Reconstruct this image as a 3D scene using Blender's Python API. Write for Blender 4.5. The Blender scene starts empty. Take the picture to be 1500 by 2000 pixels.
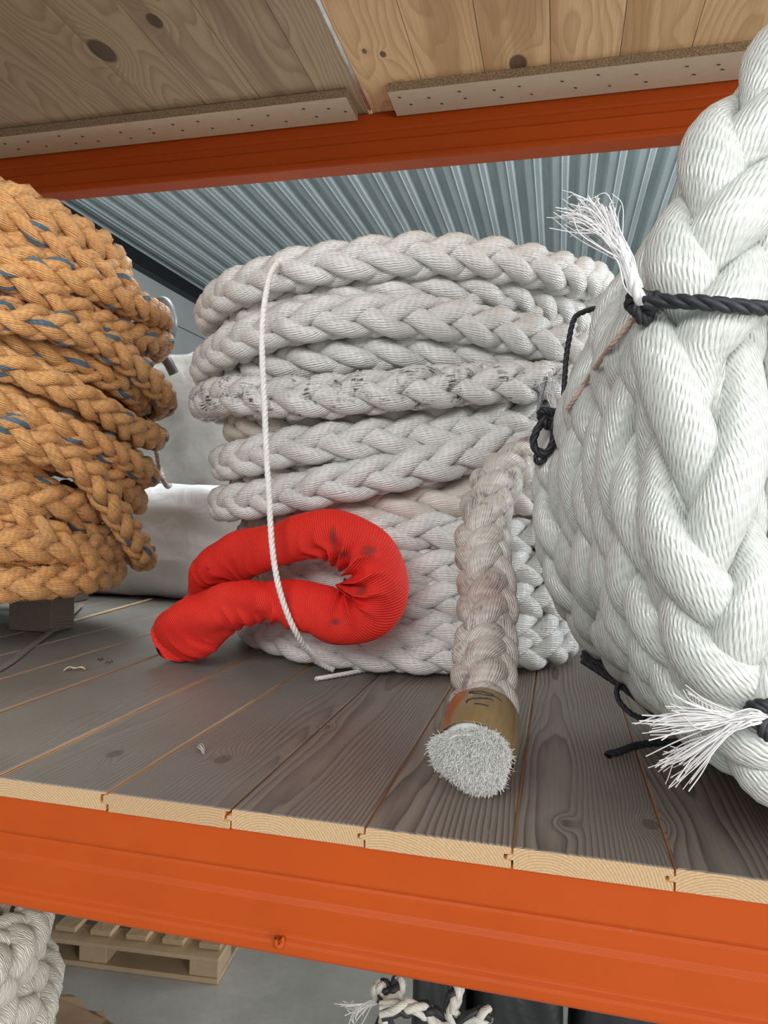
import bpy, math, random
import numpy as np
from mathutils import Matrix, Vector, noise as mnoise
rng = np.random.default_rng(7); random.seed(7)
scn = bpy.context.scene
col = scn.collection
# ------------------------------------------------------------------ camera
F = 1400.0; PPX, PPY = 750.0, 1000.0          # focal length in px of the 1500x2000 frame
_ey = np.array([340.0, 0.0, F]); _ey /= np.linalg.norm(_ey)
_ex = np.array([5780.0, 152.0, -F]); _ex -= _ey * _ex.dot(_ey); _ex /= np.linalg.norm(_ex)
_ez = np.cross(_ex, _ey)
if _ez[1] > 0: _ez = -_ez
CAMZ = 1.54
CAM = np.array([0, 0, CAMZ])
cam = bpy.data.cameras.new('camera'); cam_o = bpy.data.objects.new('camera', cam); col.objects.link(cam_o)
cam.sensor_fit = 'VERTICAL'; cam.sensor_height = 36; cam.lens = F / 2000 * 36; cam.clip_start = .02; cam.clip_end = 100
M = Matrix.Identity(4)
for r, e in enumerate((_ex, _ey, _ez)):
    M[r][0] = e[0]; M[r][1] = -e[1]; M[r][2] = -e[2]
M[2][3] = CAMZ
cam_o.matrix_world = M
scn.camera = cam_o
# ------------------------------------------------------------------ light
w = bpy.data.worlds.new('hall_daylight'); scn.world = w; w.use_nodes = True
w.node_tree.nodes['Background'].inputs[0].default_value = (.88, .95, 1.0, 1)
w.node_tree.nodes['Background'].inputs[1].default_value = .27
def area(name, loc, target, sx, sy, power, color):
    L = bpy.data.lights.new(name, 'AREA'); L.shape = 'RECTANGLE'; L.size = sx; L.size_y = sy; L.energy = power; L.color = color
    o = bpy.data.objects.new(name, L); col.objects.link(o); o.location = loc
    d = Vector(target) - Vector(loc); o.rotation_euler = d.to_track_quat('-Z', 'Y').to_euler(); return o
area('loading_door_daylight', (4.4, -2.0, 1.9), (0, 1.4, 1.9), 3.0, 3.2, 290, (1.0, .985, .96))
area('front_fill_light', (-.5, -2.5, 2.95), (-.3, 1.5, 1.6), 2.6, 1.0, 105, (1.0, .99, .97))  # added fill lamp, lights the front of the middle coil
area('roof_side_fill', (5.6, 4.8, 2.8), (2.4, 5.0, 4.4), 4.5, 2.4, 420, (.93, .98, 1.0))  # added lamp out of view, brightens the roof towards the right
area('rear_bag_fill', (-.6, 2.95, 4.42), (-.9, 2.6, 1.4), 4.6, 1.3, 150, (.95, .98, 1.0))  # added lamp hidden above the upper boards, brightens the white bag
scn.view_settings.view_transform = 'Standard'; scn.view_settings.look = 'None'
scn.view_settings.gamma = 1; scn.view_settings.use_curve_mapping = False
scn.view_settings.exposure = 0.0
# ------------------------------------------------------------------ helpers
def ray(u, v):
    d = np.array([u - PPX, v - PPY, F]); return np.array([d.dot(_ex), d.dot(_ey), d.dot(_ez)])
def at_y(u, v, Y):
    d = ray(u, v); return CAM + d * (Y / d[1])
def at_z(u, v, Z):
    d = ray(u, v); return CAM + d * ((Z - CAMZ) / d[2])
def at(u, v, dist):                            # dist = depth along the optical axis
    return CAM + ray(u, v) / F * dist
def on_cyl(u, v, cx, cy, R):
    d = ray(u, v); a = d[0]**2 + d[1]**2; b = -2 * (d[0] * cx + d[1] * cy); c = cx * cx + cy * cy - R * R
    D = b * b - 4 * a * c
    t = (-b - math.sqrt(D)) / (2 * a) if D > 0 else -b / (2 * a)
    return CAM + d * t
def norm(a):
    return a / np.maximum(np.linalg.norm(a, axis=-1, keepdims=True), 1e-9)
def spline(P, n, closed=False):
    P = np.asarray(P, float)
    if closed: Q = np.vstack([P[-1], P, P[0], P[1]])
    else: Q = np.vstack([2 * P[0] - P[1], P, 2 * P[-1] - P[-2]])
    m = len(Q) - 3; t = np.linspace(0, m, n, endpoint=not closed); i = np.minimum(t.astype(int), m - 1); f = (t - i)[:, None]
    a, b, c, d = Q[i], Q[i + 1], Q[i + 2], Q[i + 3]
    return .5 * ((2 * b) + (c - a) * f + (2 * a - 5 * b + 4 * c - d) * f**2 + (3 * b - a - 3 * c + d) * f**3)
def resample(P, n, closed=False):
    Q = np.vstack([P, P[:1]]) if closed else P
    s = np.r_[0, np.cumsum(np.linalg.norm(np.diff(Q, axis=0), axis=1))]
    t = np.linspace(0, s[-1], n, endpoint=not closed)
    return np.stack([np.interp(t, s, Q[:, k]) for k in range(Q.shape[1])], 1), t, s[-1]
def tangents(P, closed):
    if closed: return norm(np.roll(P, -1, 0) - np.roll(P, 1, 0))
    return norm(np.gradient(P, axis=0))
def transport(P, n0=None, closed=False):
    T = tangents(P, closed); N = np.zeros_like(P)
    n = np.array([0, 0, 1.0]) if n0 is None else np.array(n0, float)
    if abs(T[0].dot(n)) > .95: n = np.array([1.0, 0, 0])
    for i in range(len(P)):
        n = n - T[i] * T[i].dot(n); n /= np.linalg.norm(n); N[i] = n
    return N
def props(o, label=None, cat=None, group=None, kind=None):
    if label: o['label'] = label
    if cat: o['category'] = cat
    if group: o['group'] = group
    if kind: o['kind'] = kind
    return o
def thing(name, label, cat, loc=(0, 0, 0), group=None, kind=None):
    o = bpy.data.objects.new(name, None); col.objects.link(o); o.location = loc; o.empty_display_size = .05
    return props(o, label, cat, group, kind)
def link(name, me, mats, parent=None):
    o = bpy.data.objects.new(name, me); col.objects.link(o)
    for m in (mats if isinstance(mats, (list, tuple)) else [mats]):
        if m.name not in [x.name for x in me.materials if x]: me.materials.append(m)
    if parent:
        o.parent = parent; o.matrix_parent_inverse = Matrix.Translation(-parent_world(parent))
    return o
def parent_world(p):
    v = Vector(p.location)
    # parents of parents: every child mesh keeps world coordinates, its own location is zero
    if p.type == 'MESH': return Vector((0, 0, 0)) if p.get('_w') is None else v
    return v
class Geo:
    def __init__(s): s.V = []; s.Fq = []; s.UV = []; s.mi = []; s.n = 0
    def add(s, V, Fq, UV=None, mi=0):
        s.V.append(V); s.Fq.append(Fq + s.n); s.UV.append(np.zeros((len(V), 2)) if UV is None else UV)
        s.mi.append(np.full(len(Fq), mi)); s.n += len(V)
    def build(s, name, mats, parent=None, smooth=True):
        V = np.vstack(s.V); Q = np.vstack(s.Fq).astype(np.int32); UV = np.vstack(s.UV); mi = np.concatenate(s.mi)
        me = bpy.data.meshes.new(name); k = Q.shape[1]
        me.vertices.add(len(V)); me.vertices.foreach_set('co', V.ravel().astype(np.float32))
        me.loops.add(Q.size); me.polygons.add(len(Q))
        me.polygons.foreach_set('loop_start', np.arange(0, Q.size, k, dtype=np.int32))
        me.polygons.foreach_set('loop_total', np.full(len(Q), k, dtype=np.int32))
        me.loops.foreach_set('vertex_index', Q.ravel())
        uvl = me.uv_layers.new(name='UVMap'); uvl.data.foreach_set('uv', UV[Q.ravel()].ravel().astype(np.float32))
        o = link(name, me, mats, parent)
        me.polygons.foreach_set('material_index', mi.astype(np.int32))
        me.polygons.foreach_set('use_smooth', np.full(len(Q), smooth))
        me.update(); me.validate(); return o
def sweep(P, N, ra, rb=None, sides=10, closed=False, uv_sign=1, a0=-math.pi / 2, disp=None, cap=False):
    """tube along P with reference normals N; ra across, rb along N. seam at a0"""
    n = len(P); T = tangents(P, closed); N = norm(N - T * (N * T).sum(1, keepdims=True)); B = np.cross(T, N)
    al = a0 + np.linspace(0, 2 * math.pi, sides + 1)
    ra = np.broadcast_to(np.asarray(ra, float), (n,)); rb = ra if rb is None else np.broadcast_to(np.asarray(rb, float), (n,))
    A = ra[:, None] * np.cos(al); Bb = rb[:, None] * np.sin(al)
    if disp is not None: A = A * disp; Bb = Bb * disp
    V = P[:, None, :] + B[:, None, :] * A[..., None] + N[:, None, :] * Bb[..., None]
    s = np.r_[0, np.cumsum(np.linalg.norm(np.diff(P, axis=0), axis=1))]
    per = math.pi * (ra.mean() + rb.mean())
    UV = np.stack(np.broadcast_arrays(s[:, None], uv_sign * per * np.linspace(0, 1, sides + 1)[None]), -1)
    k = sides + 1; m = n if closed else n - 1
    i = np.arange(m)[:, None]; j = np.arange(sides)[None]; i2 = (i + 1) % n
    Q = np.stack([i * k + j, i * k + j + 1, i2 * k + j + 1, i2 * k + j], -1).reshape(-1, 4)
    V = V.reshape(-1, 3); UV = UV.reshape(-1, 2)
    if cap and not closed:
        nv = len(V); V = np.vstack([V, P[:1], P[-1:]]); UV = np.vstack([UV, UV[:1], UV[-1:]])
        jj = np.arange(sides); c0 = np.full(sides, nv); c1 = np.full(sides, nv + 1); b = (n - 1) * k
        Q = np.vstack([Q, np.stack([c0, jj + 1, jj, jj], 1)[:, [0, 1, 2, 2]] if False else np.stack([c0, c0, jj + 1, jj], 1), np.stack([c1, c1, b + jj, b + jj + 1], 1)])
    return V, Q, UV
def tube(name, pts, r, mat, parent=None, sides=10, n=40, closed=False, rb=None, n0=None, cap=True):
    P = spline(pts, n, closed); N = transport(P, n0); g = Geo()
    V, Q, UV = sweep(P, N, r, rb, sides, closed, cap=False); g.add(V, Q, UV); return g.build(name, mat, parent)
def plait(P, N, D, L=None, nL=18, sides=10, roll=math.pi / 4, closed=False, a=.43, b=.34, seed=0, tracer=(), geo=None, soft=1.0):
    """8-strand plaited rope (4 strands of each hand, two over two under) along P"""
    Ro = D / 2; L = L or 3.05 * D
    _, _, S = resample(P, 8, closed)
    if closed: L = S / max(1, round(S / L))
    n = max(12, int(S / L * nL)); PN, s, S = resample(np.hstack([P, N]), n, closed); 
    P2 = PN[:, :3]; _, _, S = resample(P2, 8, closed); s = np.linspace(0, S, n, endpoint=not closed)
    N2 = PN[:, 3:]; T = tangents(P2, closed); N2 = norm(N2 - T * (N2 * T).sum(1, keepdims=True)); B2 = np.cross(T, N2)
    g = geo or Geo(); rr = np.random.default_rng(seed)
    ph = rr.uniform(0, 6.28)
    ro = roll + .22 * np.sin(2 * math.pi * s / S * 2 + ph) if closed else roll + .15 * np.sin(s * 3 + ph)
    R, h = .50 * Ro, .17 * Ro * soft
    for gi, sg in enumerate((1, -1)):
        for i in range(4):
            phi = sg * (2 * math.pi * s / L) + i * math.pi / 2 + (math.pi / 4 if sg < 0 else 0)
            psi = phi + ro; r = R + sg * h * np.cos(2 * phi)
            f = 1 + .05 * np.sin(s / L * 2 * math.pi * .37 + rr.uniform(0, 6.28)); r = r * f
            O = np.cos(psi)[:, None] * N2 + np.sin(psi)[:, None] * B2
            C = P2 + O * r[:, None]
            over = .5 + .5 * sg * np.cos(2 * phi)
            ra = Ro * a * (.80 + .26 * over) * rr.uniform(.94, 1.06); rb = Ro * b * (.78 + .22 * over)
            V, Q, UV = sweep(C, O, ra, rb, sides, closed, uv_sign=sg)
            UV[:, 0] += rr.uniform(0, 3)
            g.add(V, Q, UV, 1 if (gi * 4 + i) in tracer else 0)
    return g
def cord(name, pts, r, mat, parent=None, n=160, pitch=None, closed=False, n0=None, strands=3, raw=False):
    P = np.asarray(pts, float) if raw else spline(pts, n, closed)
    P, s, S = resample(P, n, closed); N = transport(P, n0); T = tangents(P, closed); B = np.cross(T, N); g = Geo()
    pitch = pitch or r * 7
    for k in range(strands):
        ph = 2 * math.pi * (s / pitch + k / strands)
        O = np.cos(ph)[:, None] * N + np.sin(ph)[:, None] * B
        V, Q, UV = sweep(P + O * (r * .48), O, r * .60, r * .56, 7, closed); g.add(V, Q, UV)
    return g.build(name, mat, parent)
def fibres(name, roots, dirs, lengths, width, mat, parent=None, curl=.3, seg=4, kind='stuff', grav=0.0, geo=None):
    """thin three-sided fibres"""
    g = geo or Geo(); n = len(roots)
    for i in range(n):
        d = dirs[i] / np.linalg.norm(dirs[i]); c = rng.normal(0, curl, 3); t = np.linspace(0, 1, seg + 1)[:, None]; L = lengths[i]
        P = roots[i] + d * t * L + c * (t**2) * L * .5 + np.array([0, 0, -grav]) * t**2 * L
        a = np.cross(d, [0.3, .2, 1]); a /= np.linalg.norm(a); b = np.cross(d, a); wv = width * (1 - .5 * t)
        V = np.stack([P + a * wv, P - a * wv * .5 + b * wv * .87, P - a * wv * .5 - b * wv * .87], 1).reshape(-1, 3)
        k = np.arange(seg)[:, None] * 3; j = np.arange(3)[None]; j2 = (j + 1) % 3
        Q = np.stack([k + j, k + j2, k + 3 + j2, k + 3 + j], -1).reshape(-1, 4); g.add(V, Q)
    if geo is not None: return None
    o = g.build(name, mat, parent)
    if kind: o['kind'] = kind
    return o
def poly(name, V, Fc, mats, parent=None, loc=None, mi=None, smooth=False, bevel=0):
    me = bpy.data.meshes.new(name); me.from_pydata([tuple(v) for v in V], [], Fc)
    o = link(name, me, mats, parent)
    if loc is not None: o.location = loc
    if mi is not None: me.polygons.foreach_set('material_index', mi)
    me.polygons.foreach_set('use_smooth', [smooth] * len(me.polygons)); me.update()
    if bevel:
        m = o.modifiers.new('bevel', 'BEVEL'); m.width = bevel; m.segments = 2; m.limit_method = 'ANGLE'
    return o
def box(name, lo, hi, mat, parent=None, bevel=.002, rot=0):
    lo = np.array(lo, float); hi = np.array(hi, float); c = (lo + hi) / 2; c[2] = lo[2]; h = hi - c; l = lo - c
    V = [(x, y, z) for x in (l[0], h[0]) for y in (l[1], h[1]) for z in (l[2], h[2])]
    Fc = [(0, 1, 3, 2), (4, 6, 7, 5), (0, 4, 5, 1), (2, 3, 7, 6), (0, 2, 6, 4), (1, 5, 7, 3)]
    o = poly(name, V, Fc, mat, parent, loc=c, bevel=bevel); o.rotation_euler.z = rot; return o
# ------------------------------------------------------------------ materials
class NT:
    def __init__(s, name):
        s.m = bpy.data.materials.new(name); s.m.use_nodes = True; s.t = s.m.node_tree; s.p = s.t.nodes['Principled BSDF']
    def n(s, typ, **kw):
        x = s.t.nodes.new(typ)
        for k, v in kw.items():
            if k in x.inputs.keys() if isinstance(k, str) else False: s.set(x.inputs[k], v)
            else: setattr(x, k, v)
        return x
    def set(s, inp, v):
        if isinstance(v, bpy.types.NodeSocket): s.t.links.new(v, inp)
        elif isinstance(v, (tuple, list)) and len(v) == 3 and inp.type == 'RGBA': inp.default_value = (*v, 1)
        else: inp.default_value = v
    def math(s, op, a, b=0.0, c=None):
        x = s.t.nodes.new('ShaderNodeMath'); x.operation = op; s.set(x.inputs[0], a); s.set(x.inputs[1], b)
        if c is not None: s.set(x.inputs[2], c)
        return x.outputs[0]
    def comb(s, a, b, c):
        x = s.t.nodes.new('ShaderNodeCombineXYZ')
        for i, v in enumerate((a, b, c)): s.set(x.inputs[i], v)
        return x.outputs[0]
    def sep(s, v):
        x = s.t.nodes.new('ShaderNodeSeparateXYZ'); s.set(x.inputs[0], v); return x.outputs
    def noise(s, vec, scale, detail=3, rough=.55, dist=0.0):
        x = s.t.nodes.new('ShaderNodeTexNoise'); s.set(x.inputs['Vector'], vec); x.inputs['Scale'].default_value = scale
        x.inputs['Detail'].default_value = detail; x.inputs['Roughness'].default_value = rough; x.inputs['Distortion'].default_value = dist
        return x.outputs[0]
    def ramp(s, fac, stops):
        x = s.t.nodes.new('ShaderNodeValToRGB'); s.set(x.inputs[0], fac); e = x.color_ramp.elements
        while len(e) < len(stops): e.new(.5)
        for k, (p, c) in enumerate(stops):
            e[k].position = p; e[k].color = (*c, 1) if isinstance(c, (tuple, list)) else (c, c, c, 1)
        return x.outputs[0]
    def mix(s, f, a, b, mode='MIX'):
        x = s.t.nodes.new('ShaderNodeMix'); x.data_type = 'RGBA'; x.blend_type = mode
        s.set(x.inputs[0], f); s.set(x.inputs[6], a); s.set(x.inputs[7], b); return x.outputs[2]
    def mapr(s, v, a, b, c=0.0, d=1.0):
        x = s.t.nodes.new('ShaderNodeMapRange'); s.set(x.inputs[0], v)
        for k, q in zip((1, 2, 3, 4), (a, b, c, d)): x.inputs[k].default_value = q
        return x.outputs[0]
    def bump(s, h, strength, dist=.002, normal=None):
        x = s.t.nodes.new('ShaderNodeBump'); s.set(x.inputs['Height'], h); x.inputs['Strength'].default_value = strength; x.inputs['Distance'].default_value = dist
        if normal: s.set(x.inputs['Normal'], normal)
        return x.outputs[0]
    def out(s, color=None, rough=None, normal=None, **kw):
        if color is not None: s.set(s.p.inputs['Base Color'], color)
        if rough is not None: s.set(s.p.inputs['Roughness'], rough)
        if normal is not None: s.set(s.p.inputs['Normal'], normal)
        for k, v in kw.items(): s.set(s.p.inputs[k.replace('_', ' ')], v)
        return s.m
    @property
    def uv(s): return s.t.nodes.new('ShaderNodeUVMap').outputs[0]
    @property
    def pos(s): return s.t.nodes.new('ShaderNodeNewGeometry').outputs[0]
    @property
    def obj(s): return s.t.nodes.new('ShaderNodeTexCoord').outputs['Object']
    @property
    def rand(s): return s.t.nodes.new('ShaderNodeObjectInfo').outputs['Random']

def rope_mat(name, base, base2, pitch=.006, beta=-36, rough=.38, spec=.75, bump=.6, dirt=None, dirt_amt=0.0, tracer=None, per=None, sheen=.08, patch_tint=None, marks=None, bd=.0016, dash=22, lay=1.0):
    t = NT(name); U, Vv, _ = t.sep(t.uv)
    tb = math.tan(math.radians(beta))
    k = t.math('ADD', Vv, t.math('MULTIPLY', U, tb))
    wob = t.noise(t.comb(t.math('MULTIPLY', U, 14), t.math('MULTIPLY', Vv, 30), 0), 1.0, 2)
    k2 = t.math('ADD', k, t.math('MULTIPLY', wob, pitch * 1.1 * lay))
    wave = t.math('SINE', t.math('MULTIPLY', k2, 2 * math.pi / pitch))
    fine = t.noise(t.comb(t.math('MULTIPLY', k2, 1 / pitch * 2.2), t.math('MULTIPLY', U, dash), 0), 1.0, 3, .6)
    # each yarn is itself twisted: short slanting flecks
    fl = t.math('SINE', t.math('ADD', t.math('MULTIPLY', U, 2 * math.pi / (pitch * 2.2)), t.math('MULTIPLY', k2, 2 * math.pi / pitch * 1.3)))
    h = t.math('ADD', t.math('MULTIPLY', wave, .26), t.math('ADD', t.math('MULTIPLY', fine, 1.3), t.math('MULTIPLY', fl, .13)))
    c = t.mix(t.mapr(fine, .35, .7), base2, base)
    big = t.noise(t.pos, 9, 3)
    c = t.mix(t.mapr(big, .45, .75, 0, .35), c, base2)
    if patch_tint: c = t.mix(t.mapr(t.noise(t.pos, 4.5, 4), .5, .72, 0, patch_tint[1]), c, patch_tint[0])
    if dirt:
        dm = t.math('MULTIPLY', t.mapr(t.noise(t.pos, 26, 5, .65), .53, .62), t.mapr(t.noise(t.comb(t.math('MULTIPLY', k2, 260), t.math('MULTIPLY', U, 16), 0), 1.0, 2), .40, .58))
        c = t.mix(t.math('MULTIPLY', dm, dirt_amt), c, dirt)
    if tracer:
        fr = t.math('FRACT', t.math('ADD', t.math('MULTIPLY', t.math('ADD', Vv, t.math('MULTIPLY', U, tb)), 1 / per), t.math('MULTIPLY', wob, .06)))
        m = t.mapr(t.math('ABSOLUTE', t.math('SUBTRACT', fr, .5)), .085, .11, 1, 0)
        c = t.mix(m, c, t.mix(fine, (tracer[0] * .6, tracer[1] * .6, tracer[2] * .6), tracer))
    nrm = t.bump(h, bump, bd)
    kw = dict(Sheen_Weight=sheen, Specular_IOR_Level=spec)
    m_ = t.out(c, rough, nrm, **kw)
    return m_

def wood_mat(name, early, late, pitch=.0075, knots=(), heart=None, tint=None, rough=.6, pithz=(-.05, -.14), warp=.035, weather=None, bump=.3, left_glare=None, wfreq=1.0, soft=1.0, yscale=.9, kdark=.85):
    t = NT(name); X, Y, Z = t.sep(t.obj); rd = t.rand; P = t.pos; WX, WY, WZ = t.sep(P)
    r1 = t.math('FRACT', t.math('MULTIPLY', rd, 17.31)); r2 = t.math('FRACT', t.math('MULTIPLY', rd, 91.7))
    x0 = t.mapr(r1, 0, 1, -.07, .07); z0 = t.mapr(r2, 0, 1, pithz[0], pithz[1])
    off = t.math('MULTIPLY', rd, 40)
    n1 = t.noise(t.comb(t.math('MULTIPLY', X, 3.0), t.math('ADD', t.math('MULTIPLY', Y, yscale), off), t.math('MULTIPLY', Z, 3)), 1.6 * wfreq, 2, .5)
    n2 = t.noise(t.comb(t.math('MULTIPLY', X, 26), t.math('ADD', t.math('MULTIPLY', Y, 3), off), t.math('MULTIPLY', Z, 26)), 1.0, 2)
    xx = t.math('SUBTRACT', X, x0); zz = t.math('SUBTRACT', Z, z0)
    r = t.math('SQRT', t.math('ADD', t.math('MULTIPLY', xx, xx), t.math('MULTIPLY', zz, zz)))
    r = t.math('ADD', r, t.math('MULTIPLY', n1, warp * 2.4)); r = t.math('ADD', r, t.math('MULTIPLY', n2, .006))
    km = None
    for (kx, ky, ks) in knots:
        dx = t.math('MULTIPLY', t.math('SUBTRACT', WX, kx), 1 / ks); dy = t.math('MULTIPLY', t.math('SUBTRACT', WY, ky), .62 / ks)
        d2 = t.math('ADD', t.math('MULTIPLY', dx, dx), t.math('MULTIPLY', dy, dy))
        inf = t.math('POWER', 2.718, t.math('MULTIPLY', d2, -.22))
        r = t.math('ADD', r, t.math('MULTIPLY', inf, ks * 1.5))
        k_ = t.mapr(d2, .75, 1.15, 1, 0); km = k_ if km is None else t.math('MAXIMUM', km, k_)
    ph = t.math('FRACT', t.math('MULTIPLY', r, 1 / pitch))
    ring = t.math('MULTIPLY', t.mapr(ph, 0, .82), t.mapr(ph, .86, 1, 1, 0)); ring = t.math('POWER', ring, 2.0)
    ring = t.math('MULTIPLY', ring, soft)
    c = t.mix(ring, early, late)
    if heart:
        hb = t.noise(t.comb(t.math('ADD', t.math('MULTIPLY', X, 9), off), t.math('MULTIPLY', Y, .5), t.math('MULTIPLY', Z, 2)), 1.0, 1)
        c = t.mix(t.math('MULTIPLY', t.mapr(hb, .52, .60), .62), c, heart)
    c = t.mix(t.mapr(r1, 0, 1, 0, .28), c, (late[0] * .9, late[1] * .88, late[2] * .85))
    fib = t.noise(t.comb(t.math('MULTIPLY', X, 300), t.math('MULTIPLY', Y, 9), t.math('MULTIPLY', Z, 300)), 1.0, 2)
    c = t.mix(t.mapr(fib, .35, .7, 0, .25), c, (late[0] * .6, late[1] * .6, late[2] * .6))
    if weather:
        wn = t.noise(P, 3.2, 5, .6); c = t.mix(t.mapr(wn, .38, .68, 0, .62), c, weather)
        sc = t.noise(t.comb(t.math('MULTIPLY', WX, 60), t.math('MULTIPLY', WY, 10), 0), 1, 4, .7); c = t.mix(t.mapr(sc, .62, .74, 0, .35), c, (weather[0] * 1.7, weather[1] * 1.6, weather[2] * 1.5))
    if left_glare:
        cn = t.noise(P, 5, 4); g = t.math('MULTIPLY', t.mapr(WX, -.35, -.75), t.mapr(cn, .2, .7, .45, 1.0))  # grey reflected glare put into the board colour, growing towards the left
        c = t.mix(g, c, left_glare)
    if km is not None: c = t.mix(t.math('MULTIPLY', km, kdark), c, (.055, .028, .016))
    nrm = t.bump(t.math('ADD', t.math('MULTIPLY', ring, .6), fib), bump, .0008)
    return t.out(c, rough, nrm)

def flat_mat(name, c, rough=.5, metal=0.0, nscale=30, var=.15, bump=.1, bd=.001, **kw):
    t = NT(name); nz = t.noise(t.pos, nscale, 4)
    cc = t.mix(t.mapr(nz, .3, .7), tuple(x * (1 - var) for x in c), tuple(min(1, x * (1 + var)) for x in c))
    return t.out(cc, rough, t.bump(nz, bump, bd), Metallic=metal, **kw)

white_rope = rope_mat('white_rope_fibre', (.91, .90, .88), (.76, .74, .71), pitch=.0050, beta=-34, rough=.24, spec=1.0, bump=1.0, bd=.0021)
white_rope_dirty = rope_mat('soiled_white_rope_fibre', (.90, .89, .87), (.74, .72, .70), pitch=.0050, beta=-34, spec=1.0, rough=.25, bump=1.0, bd=.0021, dirt=(.035, .03, .035), dirt_amt=1.0)
beige_rope = rope_mat('beige_rope_fibre', (.84, .80, .75), (.66, .58, .51), pitch=.0050, beta=-36, rough=.42, bump=.75, patch_tint=((.58, .44, .34), .55))  # beige variant with browner patches, for some recessed turns
tail_rope = rope_mat('handled_white_rope_fibre', (.80, .76, .71), (.60, .53, .48), pitch=.0042, beta=-38, rough=.30, bump=1.0, bd=.002, patch_tint=((.42, .29, .25), .95), dirt=(.12, .09, .10), dirt_amt=.7)
big_rope = rope_mat('heavy_white_rope_fibre', (.70, .72, .70), (.53, .54, .51), pitch=.0048, beta=-36, spec=1.0, rough=.24, bump=.85, bd=.0017, dash=60, lay=.8)
low_rope = rope_mat('cream_rope_fibre', (.80, .78, .70), (.60, .57, .49), pitch=.0062, beta=62, rough=.45, bump=1.0, bd=.003)
orange_rope = rope_mat('orange_rope_fibre', (.90, .48, .17), (.60, .27, .08), pitch=.0048, beta=-36, rough=.40, bump=1.0, bd=.0026, dirt=(.30, .20, .10), dirt_amt=.5, patch_tint=((.50, .31, .13), .45))
orange_tracer = rope_mat('orange_rope_fibre_with_blue_yarn', (.90, .48, .17), (.60, .27, .08), pitch=.0048, beta=-36, rough=.40, bump=1.0, bd=.0026, tracer=(.10, .17, .23), per=math.pi * .072 * .5 * .60, patch_tint=((.50, .31, .13), .45))
white_cord = flat_mat('white_cord_fibre', (.82, .80, .77), .5, 0, 90, .1, .3)
black_cord = flat_mat('black_cord_fibre', (.016, .017, .022), .55, 0, 150, .3, .5)
fray_mat = flat_mat('frayed_white_fibre', (.64, .625, .63), .45, 0, 60, .06, .05)
fuzz_mat = flat_mat('cut_rope_fibre', (.97, .97, .93), .5, 0, 60, .03, .05, Subsurface_Weight=.5, Subsurface_Radius=(.01, .01, .009), Subsurface_Scale=1.0)
steel_grey = flat_mat('grey_duct_tape', (.22, .23, .25), .35, .3, 40, .25, .6)

# paint of the racking
def paint(name, c):
    t = NT(name); n = t.noise(t.pos, 5, 5, .6); f = t.noise(t.pos, 240, 2)
    c1 = t.mix(t.mapr(n, .35, .7, 0, .35), c, (c[0] * .72, c[1] * .70, c[2] * .8))
    sp = t.noise(t.pos, 38, 2); c1 = t.mix(t.mapr(sp, .775, .80), c1, (.25, .13, .08))
    return t.out(c1, .5, t.bump(t.math('ADD', n, t.math('MULTIPLY', f, .05)), .12, .002), Specular_IOR_Level=.22)
orange_paint = paint('orange_rack_paint', (.41, .062, .0055))

def K(u, v, z, s): p = at_z(u, v, z); return (float(p[0]), float(p[1]), s)
UZ = 2.67
top_knots = [K(200, 102, UZ, .030), K(302, 43, UZ, .017), K(748, 106, UZ, .008), K(712, 100, UZ, .020)[:2] + (.006,), K(1012, 124, UZ, .023)]
upper_old = wood_mat('weathered_upper_pine_boards', (.54, .42, .27), (.34, .24, .14), .0085, top_knots, heart=(.27, .17, .11), rough=.6, pithz=(.06, .15), warp=.045, soft=.75)
upper_wood = wood_mat('upper_pine_boards', (.92, .64, .36), (.62, .35, .15), .009, top_knots, heart=(.50, .27, .12), rough=.6, pithz=(.06, .15), warp=.045, soft=.62)
DZ = 1.155
deck_knots = [K(225, 1472, DZ, .011), K(436, 1483, DZ, .012), K(640, 1420, DZ, .006), K(1105, 1608, DZ, .007), K(1270, 1610, DZ, .010)]
deck_wood = wood_mat('dark_stained_pine_boards', (.25, .198, .162), (.085, .064, .054), .0045, deck_knots, rough=.52, weather=(.19, .17, .155), left_glare=(.235, .235, .215), warp=.024, yscale=.6, pithz=(-.05, -.12), bump=.6, soft=1.0, kdark=.5)
end_wood = wood_mat('fresh_pine_end_grain', (.56, .38, .21), (.31, .185, .09), .0034, (), rough=.7, warp=.006, pithz=(-.035, -.16), wfreq=1.2, soft=.8)
edge_wood = wood_mat('fresh_pine_edges', (.86, .52, .25), (.66, .36, .15), .006, (), rough=.65, warp=.01)
pallet_wood = wood_mat('pallet_pine', (.55, .42, .26), (.36, .25, .14), .0055, (), soft=.55, rough=.7, weather=(.30, .24, .17))
dark_block = wood_mat('dark_pallet_block', (.20, .16, .13), (.12, .09, .07), .006, (), rough=.7)
def chip_mat():
    t = NT('chipboard_face'); n = t.noise(t.pos, 40, 4); v = t.noise(t.comb(t.math('MULTIPLY', t.sep(t.pos)[0], 40), t.math('MULTIPLY', t.sep(t.pos)[1], 70), 0), 1.2, 1)
    c = t.mix(n, (.56, .45, .32), (.66, .55, .41)); return t.out(c, .7, t.bump(n, .15, .001))
def chip_edge():
    t = NT('chipboard_edge'); n = t.noise(t.pos, 230, 3, .7); m = t.noise(t.pos, 60, 3)
    c = t.ramp(n, [(.3, (.09, .06, .035)), (.5, (.28, .19, .11)), (.7, (.45, .33, .20))]); return t.out(c, .85, t.bump(n, .8, .003))
chip_face = chip_mat(); chip_edge_m = chip_edge()
nail_mat = flat_mat('rusty_nail', (.05, .035, .03), .6, .5)

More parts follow.
